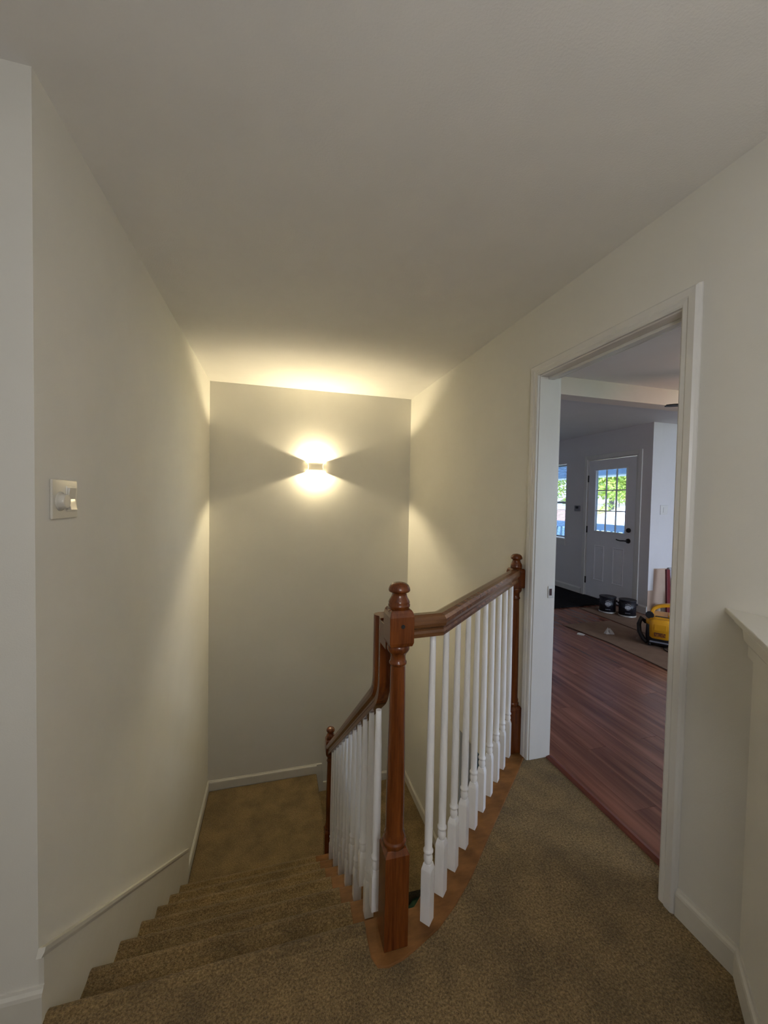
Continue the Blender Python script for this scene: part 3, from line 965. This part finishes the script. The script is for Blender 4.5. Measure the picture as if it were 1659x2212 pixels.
def oval_patch(c, r, am, da, zm, dz, n=20):
    vs = [(c[0] + (r + .0015) * math.cos(am), c[1] + (r + .0015) * math.sin(am), zm)]
    for k in range(n):
        w_ = 2 * math.pi * k / n
        a, z = am + da * math.cos(w_), zm + dz * math.sin(w_)
        vs.append((c[0] + (r + .0015) * math.cos(a), c[1] + (r + .0015) * math.sin(a), z))
    return MB().add(vs, [(0, 1 + k, 1 + (k + 1) % n) for k in range(n)], True)


def paint_can(x, y, label, turn):
    z = .0055
    t = empty('paint_can', (x, y, z), label, 'paint can', 'paint cans by the glazed door')
    r, h = .093, .205
    MB().lathe((x, y, z), [(r, .016), (r, h - .012)], 28).build('body', M_CAN, t)
    MB().lathe((x, y, z), [(r - .004, 0), (r + .003, .003), (r + .003, .016), (r - .001, .019)], 28).build('bottom_rim', M_CANRIM, t)
    MB().lathe((x, y, z), [(r - .001, h - .016), (r + .004, h - .012), (r + .004, h - .002), (r - .004, h)], 28).build('top_rim', M_CAN, t)
    MB().lathe((x, y, z), [(r - .006, h - .005), (r - .010, h - .002), (r - .022, h - .007), (.002, h - .007)], 28).build('lid', M_CANRIM, t)
    am = math.atan2(-y, -x) + turn
    for k in range(7):
        a = am + (k - 3) * .085
        arc_patch((x, y), r, a - .03, a + .03, z + .158 - .004 * abs(k - 3) + (.004 if k % 2 else 0), z + .168 - .004 * abs(k - 3), 2).build('lettering', M_PRINT, t)
    oval_patch((x, y), r, am, .34, z + .118, .030).build('logo', M_PRINT, t)
    for k in range(6):
        a = am - .25 + k * .1
        arc_patch((x, y), r, a - .035, a + .035, z + .048, z + .054, 2).build('lettering', M_PRINT, t)
    ha = am + math.pi / 2
    ex, ey = math.cos(ha), math.sin(ha)
    for s in (1, -1):
        MB().ball((x + s * ex * (r + .004), y + s * ey * (r + .004), z + .15), .013, 10, 6).build('ear', M_BLACK, t)
    pts = []
    for k in range(13):
        w_ = math.pi * k / 12
        q = (r + .008) * math.cos(w_)
        out = (r + .010) * math.sin(w_)
        pts.append((x + ex * q - ey * out * -1, y + ey * q + ex * out * -1, z + .15 - .05 * math.sin(w_)))
    MB().tube(pts, .0022, 6).build('bail_handle', M_BLACKM, t)


paint_can(4.075, 3.985, 'left one of the two black paint cans before the glazed door', .05)
paint_can(4.180, 3.790, 'right one of the two black paint cans, nearer the yellow vacuum', .05)

# ---- yellow and black jobsite vacuum, built in its own frame (front towards -y)
M_YEL = mat('yellow_plastic', (.72, .34, .012), .38, noise=(8, (.68, .31, .010), (1, 1, 1), .4, .6))
M_YELD = mat('dark_print_plate', (.12, .035, .008), .5, noise=(60, (.30, .11, .012), (1, 1, 1), .5, .56))
vc = empty('shop_vacuum', (3.765, 2.875, .0055), 'yellow and black portable shop vacuum on the card sheet', 'vacuum', rz=math.radians(-51))


def rbox(m, x0, x1, y0, y1, levels, n=5, rad=.05):
    """rounded-rectangle loft : levels of (inset, z)"""
    ring0 = None
    vs, fs = [], []
    cnt = 0
    for ins, z in levels:
        pts = []
        a0, a1, b0, b1 = x0 + ins, x1 - ins, y0 + ins, y1 - ins
        r = max(.004, rad - ins * .3)
        for cx, cy, st in ((a1 - r, b1 - r, 0), (a0 + r, b1 - r, 90), (a0 + r, b0 + r, 180), (a1 - r, b0 + r, 270)):
            for k in range(n):
                a = math.radians(st + 90 * k / (n - 1))
                pts.append((cx + r * math.cos(a), cy + r * math.sin(a), z))
        cnt = len(pts)
        vs += pts
    L = len(levels)
    for k in range(L - 1):
        for i in range(cnt):
            j_ = (i + 1) % cnt
            fs.append((k * cnt + i, k * cnt + j_, (k + 1) * cnt + j_, (k + 1) * cnt + i))
    m.add(vs, fs, True)
    m.add(vs[:cnt], [tuple(range(cnt))])
    m.add(vs[-cnt:], [tuple(range(cnt))])
    return m


def vpart(m, name, material, parent=None, **k):
    o = m.build(name, material, parent or vc, local=True, **k)
    return o


vpart(rbox(MB(), -.235, .26, -.19, .19, [(.02, .022), (.004, .05), (0, .10), (.004, .20), (.012, .215)], rad=.07), 'tank', M_BLACK)
vpart(MB().box(-.20, .22, -.205, -.17, .05, .062), 'tank_rib', M_GREYP, bevel=.004)
for sx, sy in ((-.2, -.15), (.22, -.15), (-.2, .15), (.22, .15)):
    vpart(MB().lathe((sx, sy, .0185), [(.0185, -.012), (.0185, .012)], 12, 'x'), 'caster', M_BLACK)
vpart(rbox(MB(), -.235, .26, -.19, .19, [(.012, .205), (0, .215), (0, .245), (.02, .272), (.055, .285)], rad=.07), 'head', M_YEL)
# drop panel at the front left
vpart(rbox(MB(), -.205, -.03, -.225, -.13, [(.02, .09), (.004, .105), (0, .22), (.006, .262), (.03, .275)], rad=.03), 'front_panel', M_YEL)
pn = vpart(MB().box(-.165, -.075, -.2285, -.222, .118, .156), 'name_plate', M_YELD)
vpart(MB().box(-.165, -.07, -.2275, -.223, .175, .235), 'panel_inset', M_YEL, bevel=.003)
# carrying handle loop at the back
hp = []
for k in range(15):
    a = math.pi * k / 14
    hp.append((-.20 * math.cos(a) * 1.0 + .01, .02 + .04 * math.sin(a), .262 + .115 * math.sin(a) ** .6))
vpart(MB().sweep([(-.026, -.016), (.026, -.016), (.026, .016), (-.026, .016)], hp, (0, 1, .05), 'u'), 'carry_handle', M_YEL, bevel=.008, seg=3)
vpart(MB().ball((.17, -.06, .275), .105, 20, 12, (1, .9, .75)), 'motor_dome', M_YEL)
vpart(MB().box(-.06, .02, -.08, .06, .28, .30), 'top_tray', M_YEL, bevel=.006)
vpart(MB().box(-.16, -.03, -.128, -.10, .272, .290), 'grip_slot', M_BLACK, bevel=.004)
vpart(MB().lathe((-.205, -.135, .295), [(.033, -.016), (.036, 0), (.033, .016), (.01, .018)], 16, 'y'), 'wheel_knob', M_BLACK)
vpart(MB().ball((.075, -.158, .275), .034, 14, 8, (1, .6, .8)), 'inlet_plug', M_BLACK)
vpart(MB().box(-.02, .05, -.215, -.165, .15, .225), 'latch', M_BLACK, bevel=.008)
vpart(MB().tube([(-.235, -.05, .20), (-.275, -.08, .24), (-.292, -.10, .18), (-.285, -.12, .11), (-.25, -.13, .05), (-.22, -.15, .03)], .020, 10), 'hose', M_BLACK)
vpart(MB().tube([(.10, -.19, .20), (.13, -.235, .235), (.19, -.26, .25), (.26, -.24, .245)], .006, 8), 'power_cord', mat('dark_red_cord', (.07, .018, .012), .5, noise=(20, (.09, .022, .015), (1, 1, 1), .4, .6)))
o = MB().tube([(3.66, 2.86, .010), (3.60, 2.85, .010), (3.545, 2.80, .010), (3.53, 2.74, .010), (3.56, 2.66, .010), (3.64, 2.6, .010)], .0045, 6).build('power_cable', M_BLACK)
tag(o, 'thin black cable on the card sheet before the vacuum', 'cable')

# ---- things against the window-lit wall
t = MB().prism([(0, 0), (.052, 0), (.052, .60), (0, .60)], 'y', -.012, .012).build('spirit_level', mat('dark_red_paint', (.16, .012, .014), .4, noise=(10, (.13, .010, .012), (1, 1, 1), .4, .6)), base=(0, 0, 0), bevel=.002)
t.location = (4.54, 3.575, .002)
t.rotation_euler = (-.13, .10, 0)
tag(t, 'dark red bar leaning upright against the window-lit wall', 'level')
bd = empty('stone_board', (5.0, 3.74, .001), 'grey marbled board leaning behind the dark red bar', 'board')
m = MB().add([(4.80, 3.772, .585), (5.25, 3.772, .58), (5.25, 3.66, .002), (4.80, 3.66, .002), (4.80, 3.790, .585), (5.25, 3.790, .58), (5.25, 3.678, .002), (4.80, 3.678, .002)],
             [(0, 1, 2, 3), (4, 5, 6, 7), (0, 1, 5, 4), (2, 3, 7, 6), (1, 2, 6, 5), (0, 3, 7, 4)])
m.build('board', mat('grey_marble_board', (.42, .41, .42), .5, noise=(9, (.24, .23, .25), (1, 1, 2), .42, .62)), bd)
o = MB().add([(4.77, 3.62, .001), (5.05, 3.63, .001), (5.06, 3.655, .30), (4.78, 3.645, .30), (4.77, 3.64, .001), (5.05, 3.65, .001), (5.06, 3.67, .30), (4.78, 3.66, .30)],
             [(0, 1, 2, 3), (4, 5, 6, 7), (0, 1, 5, 4), (2, 3, 7, 6), (1, 2, 6, 5), (0, 3, 7, 4)]).build('wood_panel', mat('brown_panel', (.26, .17, .11), .7, noise=(10, (.22, .14, .09), (1, 1, .3), .4, .6)), bevel=.002)
tag(o, 'small brown panel standing before the marbled board', 'panel')
o = empty('white_cup', (4.63, 3.66, .001), 'small white tub on the floor behind the yellow vacuum', 'tub')
MB().lathe((4.63, 3.66, .001), [(.045, 0), (.05, .02), (.055, .13), (.055, .135)], 18).build('body', M_TRIM, o)
MB().lathe((4.63, 3.66, .001), [(.057, .128), (.058, .145), (.05, .15), (.002, .15)], 18).build('lid', M_TRIM, o)

# ---- green bundle on the lower flight
o = MB().ball((1.02, 2.50, -1.62), .15, 18, 10, (.8, 1.0, .5))
for i, p in enumerate(o.v):
    n = math.sin(p.x * 41) * math.cos(p.y * 37) * .014 + math.sin(p.z * 60 + p.x * 20) * .008
    o.v[i] = p + (p - Vector((1.02, 2.50, -1.62))).normalized() * n
o = o.build('cloth_bundle', mat('dark_green_cloth', (.012, .040, .022), .9, noise=(12, (.02, .06, .032), (1, 1, 1), .4, .6)))
tag(o, 'dark green cloth bundle on the lower stairs behind the newel', 'cloth')

# ================================================================== OUTSIDE
ZG = -1.5
struct(MB().box(4.64, 60, -40, 70, ZG - .1, ZG).build('ground', mat('dry_lawn', (.30, .34, .20), .95, noise=(2, (.24, .30, .14), (1, 1, 1), .35, .65))), 'pale sunlit lawn outside the house', 'lawn')
dk = empty('deck', (6.0, 6.0, -.1), 'outdoor deck with boards beyond the glazed door', 'deck', kind='structure')
M_DECK = mat('grey_deck_board', (.30, .33, .36), .7, noise=(6, (.26, .29, .32), (1, .3, 1), .4, .6))
for k in range(18):
    MB().box(4.645 + k * .145, 4.645 + k * .145 + .138, 3.95, 12.5, -.10, -.065).build('deck_board', M_DECK, dk)
rl = empty('deck_railing', (7.3, 7.8, -.065), 'blue-grey deck railing outside the glazed door', 'railing')
M_RAILB = mat('blue_grey_railing', (.16, .24, .33), .6, noise=(6, (.14, .21, .30), (1, .3, 1), .4, .6))
MB().box(7.22, 7.28, 4.0, 12.4, .775, .925).build('top_rail', M_RAILB, rl, bevel=.006)
MB().box(7.23, 7.27, 4.0, 12.4, .03, .08).build('bottom_rail', M_RAILB, rl, bevel=.004)
mb_ = MB().add([(-.018, -.016, .08), (.018, -.016, .08), (.018, .016, .08), (-.018, .016, .08), (-.018, -.016 - .09, .775), (.018, -.016 - .09, .775), (.018, .016 - .09, .775), (-.018, .016 - .09, .775)],
               [(0, 1, 2, 3), (4, 5, 6, 7), (0, 1, 5, 4), (1, 2, 6, 5), (2, 3, 7, 6), (3, 0, 4, 7)]).mesh('picket')
mb_.materials.append(M_RAILB)
for k in range(52):
    linked('picket', mb_, rl, (7.25, 4.1 + k * .16, 0))
pr = empty('porch_roof', (6.0, 7.6, 2.0), 'blue-grey porch roof edge above the deck', 'porch roof', kind='structure')
MB().box(4.66, 7.5, 3.95, 12.6, 2.36, 2.42).build('soffit', M_RAILB, pr)
MB().box(7.3, 7.5, 3.95, 12.6, 2.06, 2.36).build('header_beam', M_RAILB, pr)
MB().box(7.5, 7.56, 3.95, 12.6, 2.02, 2.20).build('gutter', M_TRIM, pr)
for y in (4.1, 12.2):
    MB().box(7.32, 7.46, y - .07, y + .07, -.10, 2.06).build('post', M_TRIM, pr)

# white garden canopy
cn = empty('garden_canopy', (11.0, 8.6, ZG), 'white canopy tent in the garden seen through the door glass', 'canopy')
M_CANOPY = mat('white_canvas', (.86, .86, .84), .8, noise=(4, (.83, .83, .81), (1, 1, 1), .4, .6))
ez, az = .60, 2.05
c4 = [(9.4, 11.2), (13.2, 11.2), (13.2, 5.4), (9.4, 5.4)]
m = MB().add([(x_, y_, ez) for x_, y_ in c4] + [(11.3, 8.1, az)] + [(x_, y_, ez - .02) for x_, y_ in c4],
             [(0, 1, 4), (1, 2, 4), (2, 3, 4), (3, 0, 4), (5, 6, 7, 8), (0, 1, 6, 5), (1, 2, 7, 6), (2, 3, 8, 7), (3, 0, 5, 8)])
m.build('roof_cloth', M_CANOPY, cn)
for x_, y_ in c4:
    MB().tube([(x_, y_, ZG), (x_, y_, ez)], .03, 8).build('pole', M_RAILB, cn)

# neighbouring house
hs = empty('neighbour_house', (25.5, 26.6, ZG), 'white gabled house with yellow side seen through the door glass', 'house')
M_HW = mat('white_siding', (.80, .80, .78), .7, noise=(2, (.76, .76, .74), (1, 1, 6), .4, .6))
MB().box(24, 27.5, 24.9, 28.6, ZG, 1.55).build('walls', M_HW, hs)
MB().prism([(24.9, 1.55), (28.6, 1.55), (26.75, 2.35)], 'x', 24, 27.5).build('gable', M_HW, hs)
MB().prism([(24.6, 1.42), (26.75, 2.36), (28.9, 1.42), (28.9, 1.55), (26.75, 2.50), (24.6, 1.55)], 'x', 23.8, 27.7).build('roof', mat('pink_shingle', (.5, .36, .33), .8, noise=(3, (.44, .31, .28), (1, 1, 1), .4, .6)), hs)
MB().box(23.6, 27, 23.9, 24.9, ZG, 1.2).build('side_wing', mat('yellow_siding', (.75, .55, .25), .7, noise=(2, (.7, .5, .22), (1, 1, 5), .4, .6)), hs)
for y_ in (25.2, 26.6):
    f_ = MB().box(23.95, 24.02, y_, y_ + .7, -.3, 1.1).build('window', M_RAILB, hs)
    MB().box(23.93, 23.96, y_ + .08, y_ + .62, -.22, 1.02).build('pane', M_GLASS, f_)
# brick garden wall seen through the blind
bk = empty('brick_wall', (10.7, 14.5, ZG), 'pink brick garden wall seen through the window blind', 'wall')
MB().box(10.6, 10.85, 12.3, 17.5, ZG, 1.15).build('brickwork', mat('pink_brick', (.62, .34, .29), .85, noise=(10, (.54, .28, .24), (1, 1, 3), .4, .6)), bk)
MB().box(10.57, 10.88, 12.28, 17.52, 1.15, 1.27).build('coping', M_HW, bk)
fc = empty('board_fence', (10.3, 14.4, ZG), 'blue-grey board fence before the pink brick wall', 'fence')
fm = MB().box(-.012, .012, -.07, .07, 0, 2.15).mesh('fence_board')
fm.materials.append(M_RAILB)
for k in range(34):
    linked('fence_board', fm, fc, (10.3, 11.9 + k * .15, ZG))

# trees
M_LEAF = mat('sunlit_leaves', (.26, .36, .05), .6, noise=(1.5, (.46, .48, .09), (1, 1, 1), .35, .65))
M_LEAF2 = mat('darker_leaves', (.12, .24, .06), .6, noise=(1.5, (.30, .38, .08), (1, 1, 1), .35, .65))
M_BARK = mat('grey_bark', (.16, .13, .10), .9, noise=(12, (.10, .08, .06), (1, 1, .2), .4, .6))


def tree(x, y, z0, z1, r, label, material, seed, n=2600):
    rnd = random.Random(seed)
    t = empty('tree', (x, y, ZG), label, 'tree', 'trees beyond the garden')
    MB().lathe((x, y, ZG), [(.09 * r, 0), (.07 * r, .4), (.05 * r, (z0 - ZG) + .5), (.02 * r, (z1 - ZG) * .8)], 10).build('trunk', M_BARK, t)
    m = MB()
    blobs = []
    for _ in range(18):
        q = min(r * rnd.uniform(.3, .45), (z1 - z0) * .3)
        blobs.append((Vector((x + rnd.uniform(-1, 1) * (r - q), y + rnd.uniform(-1, 1) * (r - q), rnd.uniform(z0 + q, z1 - q))), q))
    vs, fs = [], []
    for _ in range(n):
        c, q = rnd.choice(blobs)
        d_ = Vector((rnd.gauss(0, 1), rnd.gauss(0, 1), rnd.gauss(0, 1))).normalized()
        p = c + d_ * q * rnd.uniform(.7, 1.05)
        u = Vector((rnd.gauss(0, 1), rnd.gauss(0, 1), rnd.gauss(0, 1))).normalized()
        w_ = u.cross(d_ + Vector((.1, .2, .3))).normalized()
        s_ = rnd.uniform(.045, .085) * r ** .7
        k = len(vs)
        vs += [p - u * s_, p + w_ * s_ * .5, p + u * s_, p - w_ * s_ * .5]
        fs.append((k, k + 1, k + 2, k + 3))
    m.add(vs, fs)
    o = m.build('foliage', material, t)
    o['kind'] = 'stuff'


tree(17.0, 16.6, 1.5, 6.5, 2.4, 'bright green leafy tree seen through the upper door panes', M_LEAF, 1, 4200)
tree(13.6, 12.9, -1.2, 2.3, .78, 'bright green garden bush at the right of the door glass', M_LEAF, 2, 1500)
tree(21.0, 26.0, 1.0, 6.5, 2.5, 'green leafy tree seen through the window blind', M_LEAF, 5, 3000)
tree(33.0, 30.5, .5, 10.5, 4.4, 'tall darker green tree far behind the white house', M_LEAF2, 4, 5000)
